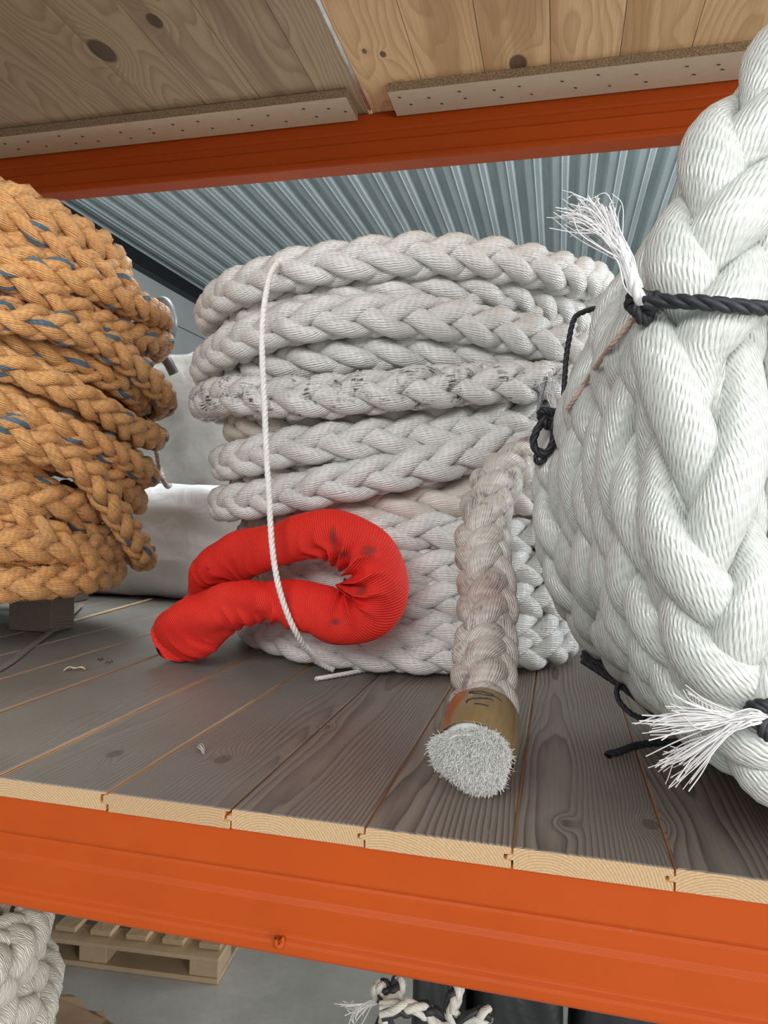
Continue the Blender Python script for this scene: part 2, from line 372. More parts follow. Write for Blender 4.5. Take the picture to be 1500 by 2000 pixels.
# ------------------------------------------------------------------ the setting
def concrete():
    t = NT('concrete_floor'); n = t.noise(t.pos, 2.2, 6, .62); f = t.noise(t.pos, 40, 5, .7)
    s = t.noise(t.comb(t.math('MULTIPLY', t.sep(t.pos)[0], 9), t.math('MULTIPLY', t.sep(t.pos)[1], 28), 0), 1, 4, .6)
    c = t.ramp(n, [(.3, (.32, .345, .34)), (.55, (.46, .485, .47)), (.75, (.60, .61, .585))]); c = t.mix(t.mapr(f, .3, .75, 0, .4), c, (.28, .295, .29))
    c = t.mix(t.mapr(s, .58, .72, 0, .35), c, (.36, .36, .345))
    return t.out(c, .55, t.bump(f, .25, .002))
X0, X1, Y0, Y1, HC = -5.0, 9.0, -7.0, 16.0, 4.56
poly('floor', [(X0, Y0, 0), (X1, Y0, 0), (X1, Y1, 0), (X0, Y1, 0), (X0, Y0, -.1), (X1, Y0, -.1), (X1, Y1, -.1), (X0, Y1, -.1)],
     [(0, 1, 2, 3), (7, 6, 5, 4), (0, 4, 5, 1), (1, 5, 6, 2), (2, 6, 7, 3), (3, 7, 4, 0)], concrete())['kind'] = 'structure'
# corrugated roof: trapezoid ribs running away from the viewer
pitch = .237; prof = []
x = X0 - .1
while x < X1:
    for dx, dz in ((0, 0), (.070, 0), (.078, -.010), (.086, 0), (.125, 0), (.152, .062), (.210, .062), (.237, 0)): prof.append((x + dx, HC + dz))
    x += pitch
prof = [p for i, p in enumerate(prof) if i == 0 or p != prof[i - 1]]
V = []; Fc = []; nP = len(prof)
ys = (Y0, -2, 3, 8, 12, Y1)
for y in ys: V += [(px_, y, pz) for px_, pz in prof]
for k in range(len(ys) - 1):
    for i in range(nP - 1): Fc.append((k * nP + i, (k + 1) * nP + i, (k + 1) * nP + i + 1, k * nP + i + 1))
def galv():
    t = NT('galvanised_sheet'); P = t.pos; x_, y_, z_ = t.sep(P)
    n = t.noise(t.comb(t.math('MULTIPLY', x_, 3), t.math('MULTIPLY', y_, .5), 0), 1.5, 4); f = t.noise(P, 25, 3)
    c = t.mix(t.mapr(n, .3, .7), (.50, .57, .58), (.66, .73, .74)); c = t.mix(t.mapr(f, .5, .75, 0, .25), c, (.40, .44, .45))
    return t.out(c, .36, t.bump(f, .06, .002), Metallic=.35)
roof = poly('ceiling', V, Fc, galv()); roof['kind'] = 'structure'
m_ = roof.modifiers.new('thickness', 'SOLIDIFY'); m_.thickness = .004
wall_m = NT('grey_wall_panel'); _n = wall_m.noise(wall_m.pos, 2, 4)
wall_m = wall_m.out(wall_m.mix(_n, (.34, .35, .35), (.42, .43, .43)), .6)
wl = thing('wall_left', None, None, (X0, 4, 0), kind='structure')
zz = 0.0; k = 0
while zz < HC - .2:                                   # horizontal sandwich panels, each a piece
    h = min(1.3, HC - .12 - zz); o = box('panel', (X0 - .1, Y0, zz + .006), (X0, Y1, zz + h - .006), wall_m, wl, bevel=.006); zz += h
box('wall_back', (X0, Y1 - .1, 0), (X1, Y1, HC - .02), wall_m)['kind'] = 'structure'
dark_steel = flat_mat('dark_steel_beam', (.012, .013, .016), .5, .3)
o = box('trim_1', (X0 + .002, Y0, HC - .24), (X0 + .14, Y1 - .1, HC - .07), dark_steel, bevel=.004); o['kind'] = 'structure'

# ------------------------------------------------------------------ racking beams
FY = .842
def beam(name, y, z_top, xa, xb, label, rear=False):
    H = .149
    root = thing(name, label, 'beam', (0, y, z_top - H))
    p = [(.052, 0), (.004, 0), (.0, -.004), (0, -.050), (.0015, -.0535), (.0035, -.055), (.0035, -.0570), (.0018, -.0585), (.0012, -.080), (-.0035, -.086), (-.0035, -.122), (-.0042, -.126), (-.009, -.130), (-.0105, -.134), (-.0105, -.144), (-.008, -.148), (-.004, -.149), (.052, -.149)]
    n = len(p); nx = 60; V = []; Fc = []
    for i in range(nx):
        xx = xa + (xb - xa) * i / (nx - 1)
        V += [(xx, y + a, z_top + b) for a, b in p]
    for i in range(nx - 1):
        for j in range(n): Fc.append((i * n + j, (i + 1) * n + j, (i + 1) * n + (j + 1) % n, i * n + (j + 1) % n))
    Fc.append(tuple(range(n))[::-1]); Fc.append(tuple((nx - 1) * n + j for j in range(n)))
    o = poly('box_section', V, Fc, orange_paint, root, smooth=False, bevel=.0012)
    return root
fb = beam('rack_beam', FY, DZ - .025, -2.2, 1.6, 'bright orange painted steel rack beam in front, under the dark deck boards')
rb_ = beam('rack_beam', 1.985, UZ, -2.6, 2.0, 'dark orange rack beam overhead at the back, under the upper boards')
ub_ = beam('rack_beam', FY, UZ, -2.6, 2.0, 'orange rack beam overhead at the front edge of the upper boards')
# weld blob / dent in the lower lip of the front beam
p = at_y(545, 1838, FY - .0115); g = Geo()
pp = np.array([p + np.array([math.sin(a) * .0045, -.0015 * math.cos(a * 2), math.cos(a) * .0065]) for a in np.linspace(.6, 5.4, 18)])
V, Q, UV = sweep(pp, transport(pp), .0032, .003, 8); g.add(V, Q, UV)
o = g.build('dent', orange_paint, fb); o['label'] = 'small dent with raised paint rim'
box('lower_back_rack_beam', (-2.6, 1.985, DZ - .174), (2.0, 2.035, DZ - .025), orange_paint, bevel=.002)
bpy.data.objects['lower_back_rack_beam'].name = 'rack_beam'
props([o for o in bpy.data.objects if o.name.startswith('rack_beam')][-1], 'plain orange rack beam carrying the back of the lower deck', 'beam')

# ------------------------------------------------------------------ boards
def board(name, xa, xb, ya, yb, ztop, th, parent, top_m, end_m, edge_m, gap=.0015, under=False, ragged=.003, seed=0):
    """tongue-and-groove board: tongue on the left, groove on the right"""
    rr = random.Random(seed); w_ = xb - xa; cx = (xa + xb) / 2; a, b = -w_ / 2 + gap, w_ / 2 - gap
    t = th; tg = .0085; fr = xa < -.5 and not under; tu = .16 if fr else .38
    prof = [(a + .002, 0), (b - .002, 0), (b, -.002), (b, -(tu - .02) * t), (b - tg, -tu * t), (b - tg, -.62 * t), (b, -.64 * t), (b, -t), (a, -t), (a, -.62 * t), (a - tg + .0015 - (gap if fr else 0), -.59 * t), (a - tg + .0015 - (gap if fr else 0), -(tu + .03) * t), (a, -tu * t), (a, -.002)]
    # tongue must point outwards on the left, groove inwards on the right
    n = len(prof); ny = 14; V = []; Fc = []; mi = []
    ys = [ya, ya + .0015] + list(np.linspace(ya + .01, yb, ny - 2))
    jit = [rr.uniform(-.5, .5) for _ in prof]
    for i, y in enumerate(ys):
        for j, (px_, pz) in enumerate(prof):
            dy = rr.uniform(-.5, 1) * ragged if i == 0 else 0
            V.append((px_, y + (0 if i else 0) - ya, pz + (-.0012 if i == 0 and pz > -.001 else 0)))
    for i in range(ny - 1):
        for j in range(n):
            Fc.append((i * n + j, i * n + (j + 1) % n, (i + 1) * n + (j + 1) % n, (i + 1) * n + j))
            if under: mi.append(0)
            else: mi.append(0 if j in (0, 1, 13) else (2))
    Fc.append(tuple(range(n))[::-1]); mi.append(1); Fc.append(tuple((ny - 1) * n + j for j in range(n))); mi.append(1)
    o = poly(name, V, Fc, [top_m, end_m, edge_m], parent, mi=mi)
    o.location = (cx, ya, ztop)
    return o
deck = thing('shelf_deck', 'dark-stained tongue-and-groove board deck the rope coils stand on', 'shelf', (0, FY, DZ - .025))
edges = [-2.02, -1.845, -1.67, -1.495, -1.32, -1.145, -.97, -.775 + .03, -.568, -.392, -.2165, -.041, .134, .312, .49, .668, .846, 1.02]
for i in range(len(edges) - 1):
    gp = .0046 if edges[i + 1] < -.5 else (.0016 if edges[i + 1] < -.3 else .0013)
    board('board', edges[i], edges[i + 1], FY - .006 + random.uniform(-.0025, .0015), 2.78, DZ, .0255, deck, deck_wood, end_wood, edge_wood, gap=gp, seed=i)
udeck = thing('upper_shelf_deck', 'pale pine tongue-and-groove boards of the shelf overhead', 'shelf', (0, FY, UZ))
ed = [-.545 + .166 * k for k in range(0, 12)]
for i in range(len(ed) - 1): board('board', ed[i], ed[i + 1], .838, 2.1, UZ + .027, .027, udeck, upper_wood, upper_wood, upper_wood, gap=.0008, under=True, seed=40 + i)
ed = [-.557, -.669] + [-.669 - .166 * k for k in range(1, 10)]
for i in range(len(ed) - 1): board('board', ed[i + 1], ed[i], .838, 2.1, UZ + .0295, .027, udeck, upper_old, upper_old, upper_old, gap=.0008, under=True, seed=70 + i)
o = box('metal_strip', (-.556, 1.50, UZ + .001), (-.546, 1.975, UZ + .0035), flat_mat('bright_zinc', (.6, .6, .58), .3, .8), udeck, bevel=.0005); o['label'] = 'thin zinc strip in the gap between the two board panels'
def cleat(xa, xb, label, seed):
    ya, yb, zb, zt = 1.857, 1.975, UZ - .024, UZ - .0005
    root = thing('chipboard_cleat', label, 'board', ((xa + xb) / 2, ya, zb))
    V = [(x, y, z) for x in (xa, xb) for y in (ya, yb) for z in (zb, zt)]
    poly('chipboard', V, [(0, 1, 3, 2), (4, 6, 7, 5), (0, 4, 5, 1), (2, 3, 7, 6), (0, 2, 6, 4), (1, 5, 7, 3)], [chip_face, chip_edge_m], root, mi=[1, 1, 1, 1, 0, 1])
    rr = random.Random(seed); x = xa + .03
    while x < min(xb, 1.0):
        if x > -1.9:
            for yy in (.3, .62):
                a = at_y(0, 0, 1)  # unused ray keeps numbering simple
                nx, ny = x + rr.uniform(-.012, .012) + (.02 if yy > .5 else 0), ya + .118 * yy + rr.uniform(-.01, .01)
                P = np.array([[nx, ny, zb + .002], [nx + .001, ny, zb - .0015], [nx + .007, ny + .001, zb - .002]])
                tube('nail', P, .0013, nail_mat, root, sides=6, n=6)
        x += rr.uniform(.07, .12)
cleat(-2.3, -.585, 'chipboard strip nailed under the overhead boards, left of the gap', 3)
cleat(-.47, 1.8, 'chipboard strip nailed under the overhead boards, right of the gap', 4)
for o in bpy.data.objects:
    if o.name.startswith('chipboard_cleat'): o.location = o.location

# ------------------------------------------------------------------ coils
def ring_from_px(ctrl, cx, cy, R, back=None, wob=0.0, seed=0, n=400, zshift=0):
    """closed turn around a vertical axis through the given picture points"""
    th = []; zz = []
    for (u, v) in ctrl:
        p = on_cyl(u, v, cx, cy, R); th.append(math.atan2(p[0] - cx, -(p[1] - cy))); zz.append(p[2] + zshift)
    th = np.array(th); zz = np.array(zz); o = np.argsort(th); th = th[o]; zz = zz[o]
    keep = np.r_[True, np.diff(th) > .03]; th = th[keep]; zz = zz[keep]
    zb = (zz[0] + zz[-1]) / 2 if back is None else back
    tt = np.r_[th - 2 * math.pi, [th[-1] - 2 * math.pi + .6 * (th[0] + 2 * math.pi - th[-1])] * 0, th, th + 2 * math.pi]; z3 = np.r_[zz, zz, zz]
    t = np.linspace(-math.pi, math.pi, n, endpoint=False); z = np.interp(t, tt, z3)
    ker = np.hanning(41); ker /= ker.sum(); z = np.convolve(np.r_[z[-40:], z, z[:40]], ker, 'same')[40:-40]
    rr = np.random.default_rng(seed); a, b, c = rr.uniform(0, 6.28, 3)
    Rv = R + wob * (np.sin(3 * t + a) * .5 + np.sin(5 * t + b) * .3 + np.sin(9 * t + c) * .2)
    z = z + wob * .35 * (np.sin(4 * t + b) + .5 * np.sin(7 * t + a))
    P = np.stack([cx + Rv * np.sin(t), cy - Rv * np.cos(t), z], 1); N = np.stack([np.sin(t), -np.cos(t), 0 * t], 1)
    return P, N
# --- middle coil
MX, MY = -.452, 2.02
mc = thing('rope_coil', 'tall white plaited rope coil in the middle of the deck, behind the red sling', 'rope', (MX, MY, DZ))
D = .104
T = [  # R, dx, roll, material, picture points of the rope's middle
 (.525, .00, .80, white_rope, [(385, 612), (450, 572), (540, 543), (700, 512), (880, 497), (1000, 510), (1100, 535), (1160, 566)]),
 (.465, .00, .30, white_rope, [(400, 650), (540, 612), (700, 580), (900, 568), (1000, 580), (1100, 610)]),
 (.540, .00, .78, white_rope, [(372, 715), (450, 672), (560, 640), (700, 625), (850, 617), (1000, 642), (1100, 680)]),
 (.475, .00, .20, white_rope, [(430, 752), (560, 712), (700, 695), (900, 692), (1080, 722)]),
 (.540, .00, .80, white_rope_dirty, [(372, 775), (450, 778), (560, 783), (700, 768), (850, 754), (1000, 742), (1080, 748)]),
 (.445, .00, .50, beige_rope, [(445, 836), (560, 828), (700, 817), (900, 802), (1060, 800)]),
 (.485, .00, .75, white_rope, [(435, 905), (500, 890), (600, 876), (700, 862), (850, 842), (1000, 815), (1080, 800)]),
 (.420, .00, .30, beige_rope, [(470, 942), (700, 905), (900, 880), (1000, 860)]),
 (.490, .00, .80, white_rope, [(432, 993), (520, 968), (672, 945), (800, 918), (900, 891), (1000, 862), (1080, 842), (1150, 830)]),
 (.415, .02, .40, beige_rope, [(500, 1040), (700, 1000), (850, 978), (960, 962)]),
 (.420, .02, .80, white_rope, [(520, 1075), (700, 1048), (850, 1035), (1000, 1045)]),
 (.425, .04, .60, white_rope, [(510, 1130), (700, 1110), (850, 1105), (1000, 1112), (1100, 1120)]),
 (.430, .05, .85, white_rope, [(510, 1185), (700, 1172), (850, 1166), (1000, 1170), (1100, 1180)]),
 (.425, .05, .70, white_rope, [(520, 1225), (700, 1230), (850, 1228), (1000, 1232), (1110, 1220)]),
 (.435, .045, .80, white_rope, [(530, 1255), (620, 1275), (700, 1286), (850, 1291), (1000, 1285), (1100, 1272)]),
]
for k, (R, dx, roll, m, c) in enumerate(T):
    P, N = ring_from_px(c, MX + dx, MY - .0, R, wob=.012, seed=k)
    P[:, 2] = np.maximum(P[:, 2], DZ + .0565)
    g = plait(P, N, D, L=.385, closed=True, roll=roll, seed=k, nL=22, sides=10)
    o = g.build('rope_turn', m, mc)
    if m is white_rope_dirty: o['label'] = 'turn with black scuff marks'
# inner turns closing the top of the coil
for k, (R, z) in enumerate(((.43, 2.02), (.33, 2.0), (.36, 1.25), (.36, 1.6))):
    t = np.linspace(0, 2 * math.pi, 200, endpoint=False); P = np.stack([MX + R * np.sin(t), MY - R * np.cos(t), z + .012 * np.sin(3 * t)], 1); N = np.stack([np.sin(t), -np.cos(t), 0 * t], 1)
    plait(P, N, D, closed=True, seed=50 + k, nL=12, sides=6).build('rope_turn', white_rope, mc)

# --- tail of the middle coil, hanging in front with a taped, cut end
TD = .102
tp = [at(1150, 850, 1.72), at(1090, 868, 1.62), at(1040, 895, 1.52), at(985, 925, 1.41), at(952, 985, 1.33), at(944, 1080, 1.26), at(952, 1180, 1.19), at(948, 1270, 1.13), at(947, 1335, 1.08), at(944, 1390, 1.035), at(936, 1434, .99), at(924, 1477, .95)]
P = spline(tp, 400); N = transport(P, n0=(0, -1, 0)); 
tail = plait(P, N, TD, L=.235, nL=40, sides=16, roll=.75, seed=5).build('rope_tail', tail_rope, mc)
tail['label'] = 'hanging rope end, tanned and scuffed'
Tt = norm(P[-1] - P[-12]); nEnd = N[-1]; bEnd = np.cross(Tt, nEnd)
# tape band
i0 = 338; PB = P[i0:399]; NB = transport(PB, n0=N[i0]); al = np.linspace(0, 2 * math.pi, 49)
rt = .0530 + .0025 * np.sin(np.linspace(0, 3, len(PB)))
rrg = np.random.default_rng(3)
wr = 1 + .020 * np.sin(al[None] * 3 + np.linspace(0, 1.4, len(PB))[:, None]) + .010 * np.sin(al[None] * 9 + np.linspace(0, 5, len(PB))[:, None] * 2) * np.linspace(1, .3, len(PB))[:, None]
g = Geo(); V, Q, UV = sweep(PB, NB, rt, rt, 48, disp=wr); g.add(V, Q, UV)
tp_m = NT('brown_parcel_tape'); _n = tp_m.noise(tp_m.comb(tp_m.math('MULTIPLY', tp_m.sep(tp_m.uv)[0], 30), tp_m.math('MULTIPLY', tp_m.sep(tp_m.uv)[1], 90), 0), 1, 4)
tp_m = tp_m.out(tp_m.mix(_n, (.15, .092, .036), (.27, .18, .085)), .22, tp_m.bump(_n, .5, .003), Coat_Weight=.4)
o = g.build('tape_band', tp_m, tail); o['label'] = 'wrinkled brown packing tape with black marker writing'
ms = o.modifiers.new('t', 'SOLIDIFY'); ms.thickness = .0008
# torn flap of tape on the right side
fl = []; 
for i in range(8):
    q = at(1000 - 6 * math.sin(i) * .3 + (3 if i % 2 else 0), 1400 + 11 * i, 1.0 - .004 * i); fl.append(q)
g = Geo(); P_ = spline(fl, 30); V, Q, UV = sweep(P_, transport(P_), .006 * np.linspace(.5, 1, 30), .0012, 8); g.add(V, Q, UV); g.build('tape_flap', tp_m, tail)
# marker writing "120" turned on its side, following the tape
ink = flat_mat('black_marker_ink', (.012, .012, .014), .4)
view = -ray(930, 1400); view /= np.linalg.norm(view)
def on_tape(s_, a):                                   # s_ 0..1 along band, a angle around (0 = towards viewer)
    i = int(np.clip(s_ * (len(PB) - 1), 0, len(PB) - 2)); Tn = tangents(PB, False)[i]
    v0 = view - Tn * view.dot(Tn); v0 /= np.linalg.norm(v0); s1 = np.cross(Tn, v0); s1 = s1 * np.sign(s1[0])
    # evaluate the wrinkle at that angle
    NN = norm(NB[i] - Tn * NB[i].dot(Tn)); BB = np.cross(Tn, NN); d = v0 * math.cos(a) + s1 * math.sin(a)
    ang = (math.atan2(d.dot(NN), d.dot(BB)) + math.pi / 2) % (2 * math.pi)
    k = int(ang / (2 * math.pi) * 48); rr_ = rt[i] * max(wr[i][k], wr[i][(k + 1) % 48]) + .0006
    return PB[i] + d * rr_
el = [(.215 + .034 * math.sin(q) + .02 * math.cos(q), -.17 + .30 * math.cos(q)) for q in np.linspace(.2, 6.3, 14)]
marks = [[(.55, -.30), (.545, -.15), (.545, .02)],
         [(.50, -.50), (.44, -.49), (.40, -.40), (.385, -.22), (.365, -.02), (.36, .14)],
         el + [(.25, .22), (.275, .34)]]
g = Geo()
for mk in marks:
    P_ = np.array([on_tape(a, b) for a, b in spline(np.array([(x, y, 0) for x, y in mk]), 24)[:, :2]])
    V, Q, UV = sweep(P_, transport(P_), .0010 + .0007 * np.sin(np.linspace(0, 3.1, 24)), .0009, 6); g.add(V, Q, UV)
g.build('marker_writing', ink, tail)
# cut end: dense upright fibres on a bulged disc
roots = []; dirs = []; Ls = []
for _ in range(16000):
    r_ = math.sqrt(rng.uniform()) ; a_ = rng.uniform(0, 2 * math.pi); lump = .5 + .5 * mnoise.noise(Vector((r_ * math.cos(a_) * 4, r_ * math.sin(a_) * 4, 3)))
    rad = r_ * .0505 * (1 + .10 * math.sin(3 * a_ + 1)); q = P[-1] + Tt * (.012 - .010 * r_**3) + nEnd * math.cos(a_) * rad + bEnd * math.sin(a_) * rad
    if q[2] < DZ + .003: continue
    roots.append(q); dirs.append(Tt + (.30 * r_) * (nEnd * math.cos(a_) + bEnd * math.sin(a_)) + rng.normal(0, .45, 3)); Ls.append(rng.uniform(.005, .009) * (.85 + .5 * lump))
roots = np.array(roots); dirs = np.array(dirs)
o = fibres('cut_end_fibres', roots, dirs, Ls, .0008, fuzz_mat, tail, curl=.5, seg=3)
g = Geo(); PE = P[-14:] ; PE = P[-1] + Tt * np.linspace(-.02, .013, 14)[:, None]; V, Q, UV = sweep(PE, np.tile(nEnd, (14, 1)), .0485 * np.sqrt(np.linspace(1, .80, 14)), None, 32); g.add(V, Q, UV)
c0 = P[-1] + Tt * .016; ring = [P[-1] + Tt * .0128 + (nEnd * math.cos(a) + bEnd * math.sin(a)) * .0436 for a in np.linspace(0, 2 * math.pi, 33)]
g.add(np.array([c0] + ring), np.array([[0, 0, i + 1, i + 2] for i in range(32)]))
g.build('rope_core', fuzz_mat, tail)

# --- orange coil
OX, OY = None, None
d = ray(-91, 990); d /= math.hypot(d[0], d[1]); OX, OY = d[0] * 2.26, d[1] * 2.26
oc = thing('rope_coil', 'orange plaited rope coil with blue tracer yarns at the left, on a pallet', 'rope', (OX, OY, DZ + .14))
def tang_R(u):
    d = ray(u, 950); d = d[:2] / np.linalg.norm(d[:2]); return abs(d[0] * OY - d[1] * OX)
rowsO = [
 [(0, 60), (70, 75), (110, 110), (125, 160)],
 [(0, 150), (150, 225), (300, 310), (420, 390), (500, 450), (550, 520)],
 [(0, 300), (150, 350), (300, 430), (450, 500), (600, 570), (700, 610)],
 [(0, 410), (120, 480), (250, 560), (400, 620), (600, 675), (690, 700)],
 [(0, 555), (150, 600), (300, 665), (430, 740), (540, 800), (600, 860), (640, 930)],
 [(0, 690), (150, 730), (300, 780), (430, 840), (540, 910), (610, 990)],
 [(250, 640), (480, 720), (600, 810), (680, 900), (725, 990)],
 [(0, 790), (110, 850), (230, 905), (350, 970), (470, 1040), (600, 1100), (690, 1110)],
 [(0, 900), (120, 960), (240, 1010), (360, 1060), (480, 1100), (570, 1130)],
 [(0, 960), (130, 1030), (280, 1090), (420, 1150), (540, 1210), (640, 1290)],
 [(0, 1070), (140, 1150), (280, 1215), (400, 1280), (480, 1380), (550, 1480), (610, 1580), (645, 1680)],
 [(200, 1180), (380, 1230), (500, 1300), (600, 1400)],
 [(0, 1230), (120, 1290), (240, 1370), (330, 1450), (400, 1530), (470, 1600)],
 [(0, 1380), (100, 1440), (200, 1530), (300, 1620), (400, 1700), (500, 1730)],
 [(0, 1500), (90, 1580), (170, 1660), (300, 1720), (440, 1770)],
 [(0, 1610), (60, 1680), (150, 1740), (280, 1790), (420, 1810)],
 [(0, 1730), (90, 1770), (200, 1800), (400, 1815)],
]
for k, row in enumerate(rowsO):
    c = [(a / 2.2222, 350 + b / 2.2222) for a, b in row]
    R = tang_R(c[-1][0] - 6) if k else tang_R(50)
    c2 = [(-120 - 0, c[0][1] - 55)] + c
    d1 = (c[1][1] - c[0][1]) / (c[1][0] - c[0][0]); c2[0] = (-110, c[0][1] - 110 * d1 * .7)
    P, N = ring_from_px(c2, OX, OY, max(R, .2), wob=.016, seed=90 + k)
    P[:, 2] = np.maximum(P[:, 2], DZ + .183)
    g = plait(P, N, .078, L=.265, closed=True, roll=[.8, .2, .7, 1.2][k % 4], seed=30 + k, nL=18, sides=9, tracer=(1, 6) if k % 3 else (1, 4, 6), soft=1.3, a=.40)
    g.build('rope_turn', [orange_rope, orange_tracer], oc)
for k, z in enumerate(np.linspace(DZ + .19, 2.25, 9)):
    R = .40; t = np.linspace(0, 2 * math.pi, 160, endpoint=False); P = np.stack([OX + R * np.sin(t), OY - R * np.cos(t), z + .05 * np.sin(t + 2.6)], 1); N = np.stack([np.sin(t), -np.cos(t), 0 * t], 1)
    P[:, 2] = np.maximum(P[:, 2], DZ + .183)
    plait(P, N, .10, closed=True, seed=70 + k, nL=10, sides=6).build('rope_turn', [orange_rope, orange_tracer], oc)
# taped end sticking out behind it
tp2 = [at(276, 640, 2.35), at(299, 600, 2.33), at(322, 592, 2.32), at(336, 622, 2.32), at(332, 655, 2.33), at(314, 690, 2.34)]
o = tube('taped_rope_end', tp2, .019, steel_grey, oc, sides=14, n=50, n0=(0, 1, 0)); o['label'] = 'grey duct-taped rope end'
tube('taped_rope_end', [at(269, 655, 2.36), at(304, 685, 2.35), at(326, 705, 2.35), at(340, 730, 2.36)], .017, steel_grey, oc, sides=14, n=30)['label'] = 'grey duct-taped rope end'
# pallet below it
pal = thing('pallet', 'dark wooden pallet under the orange rope coil', 'pallet', (-1.4, 1.95, DZ))
pb = at_z(100, 1238, DZ); bx = pb[0]; by = pb[1]
for j in range(3): box('block', (bx - .145 - .55 * j, by, DZ + .002), (bx - .55 * j, by + .10, DZ + .10), dark_block, pal, bevel=.003)
for j in range(3): box('block', (bx - .495 - .55 * j, by + .55, DZ + .002), (bx - .35 - .55 * j, by + .65, DZ + .10), dark_block, pal, bevel=.003)
for j in range(4): box('slat', (bx - 1.25, by - .0 + .11 * j, DZ + .102), (bx - .02 - .09 * j, by + .09 + .11 * j, DZ + .122), dark_block, pal, bevel=.003)

# --- big coil at the right: turns around a near-horizontal axis
rc = thing('rope_coil', 'heavy white plaited rope coil with thick strands at the right, tied with black cord', 'rope', (.7, 1.2, DZ))
BD = .136; AX = math.radians(16.0)
ax = np.array([-math.sin(AX), math.cos(AX), 0.0]); lat = np.array([math.cos(AX), math.sin(AX), 0.0]); up = np.array([0, 0, 1.0])
def big_ring(k, seed, roll, scale=1.0, off=None, wob=.007, nL=34, sides=16):
    """k = 0 front turn .. 1 back turn"""
    lp = lambda a, b: a + (b - a) * k
    t = np.linspace(0, 2 * math.pi, 300, endpoint=False); rr = np.random.default_rng(seed); p1, p2 = rr.uniform(0, 6.28, 2)
    c, s_ = np.cos(t), np.sin(t); e = np.where(s_ < 0, lp(3.0, 2.3), lp(1.9, 1.65)); q = (np.abs(c)**e + np.abs(s_)**e)**(-1 / e)
    a = lp(.432, .405) * scale; b = np.where(s_ < 0, lp(.475, .36), lp(.44, .455)) * scale
    X, Z = a * c * q, b * s_ * q; off = .50 * k if off is None else off
    Cc = np.array([.548, .905, DZ + lp(.545, .43)])
    P = Cc + (X + wob * np.sin(3 * t + p1))[:, None] * lat + Z[:, None] * up + (off + wob * np.sin(2 * t + p2))[:, None] * ax
    P[:, 2] = np.maximum(P[:, 2], DZ + BD * .545)
    dX, dZ = np.gradient(X), np.gradient(Z); N = norm(dZ[:, None] * lat - dX[:, None] * up)
    return plait(P, N, BD, L=.43, closed=True, roll=roll, seed=seed, nL=nL, sides=sides, soft=1.1).build('rope_turn', big_rope, rc)
big_ring(0, 1, 1.25)
big_ring(0, 2, 1.1, scale=.70, off=.005)
big_ring(0, 3, 1.1, scale=.42, off=.03)
big_ring(.2, 4, .6); big_ring(.4, 5, .9); big_ring(.6, 6, .5); big_ring(.8, 7, .8); big_ring(1, 11, .8)
big_ring(.95, 8, .8, scale=.7, nL=14, sides=8); big_ring(.35, 9, .8, scale=.7, nL=12, sides=6); big_ring(.65, 10, .8, scale=.72, nL=12, sides=6)

# black cords and frayed ties of the big coil
from mathutils.bvhtree import BVHTree
_v = []; _f = []; _n = 0
for o in rc.children:
    co = np.empty(len(o.data.vertices) * 3); o.data.vertices.foreach_get('co', co); li = np.empty(len(o.data.loops), dtype=np.int32); o.data.loops.foreach_get('vertex_index', li)
    _v.append(co.reshape(-1, 3)); _f.append(li.reshape(-1, 4) + _n); _n += len(_v[-1])
_bvh = BVHTree.FromPolygons(np.vstack(_v).tolist(), np.vstack(_f).tolist())
def surf(u, v, lift, dflt=1.0):
    """a point lying on the surface of the big coil"""
    d = Vector(ray(u, v)).normalized(); h = _bvh.ray_cast(Vector(CAM), d)
    if h[0] is None: return at(u, v, dflt)
    return np.array(h[0] - d * lift)
def sdep(u, v, dflt): p = surf(u, v, 0, dflt) - CAM; return float(p.dot(ray(PPX, PPY)) / F)
D1 = min(sdep(1258, 595, .9), sdep(1235, 590, .95), sdep(1275, 600, .95)) - .014
D2 = min(sdep(1090, 815, 1.3), sdep(1100, 850, 1.3)) + .0
print('surface depths', D1, D2, sdep(1500, 1400, .8), sdep(1120, 640, 9), sdep(1180, 1295, 9))
CY = lambda u, v, d_: at(u, v, d_)
ties = thing('cord_tie', 'black cord round the right coil, knotted with a white frayed tail pointing up', 'cord', tuple(at(1258, 595, D1)))
# the cord spans the strands: its depth follows the surface, smoothed and always in front of it
us = np.linspace(1258, 1760, 60); vs = np.interp(us, [1258, 1300, 1360, 1430, 1500, 1620, 1760], [593, 588, 590, 597, 603, 622, 645])
ds = np.array([sdep(a, b, np.nan) if surf(a, b, 0, 99)[1] < 5 else np.nan for a, b in zip(us, vs)]); ds = np.where(np.isfinite(ds), ds, np.nanmin(ds))
ds = np.array([ds[max(0, i - 4):i + 5].min() for i in range(60)]); ds = np.convolve(np.pad(ds, 5, 'edge'), np.ones(11) / 11, 'valid') - .008
cord('cord', np.array([at(a, b, c) for a, b, c in zip(us, vs, ds)]), .0072, black_cord, ties, n=260, raw=True)
kn = at(1258, 596, D1)
def knot(name, c, r, cr, parent, seed=0, mat=black_cord, turns=3):
    t = np.linspace(0, 2 * math.pi, 90, endpoint=False)
    P = np.stack([(np.sin(t) + 2 * np.sin(2 * t)) / 3, -np.sin(3 * t) / 2.2, (np.cos(t) - 2 * np.cos(2 * t)) / 3], 1) * r + c
    return cord(name, P, cr, mat, parent, n=200, closed=True, raw=True, pitch=cr * 5)
knot('knot', kn, .0145, .0060, ties, 1)
cord('cord_end', [kn, at(1240, 575, D1), at(1228, 545, D1), at(1232, 520, D1)], .0048, black_cord, ties, n=60)
wp = [surf(u_, v_, .009, D1) for u_, v_ in ((1240, 618), (1215, 650), (1190, 680), (1165, 715), (1145, 745), (1125, 775), (1108, 800))]
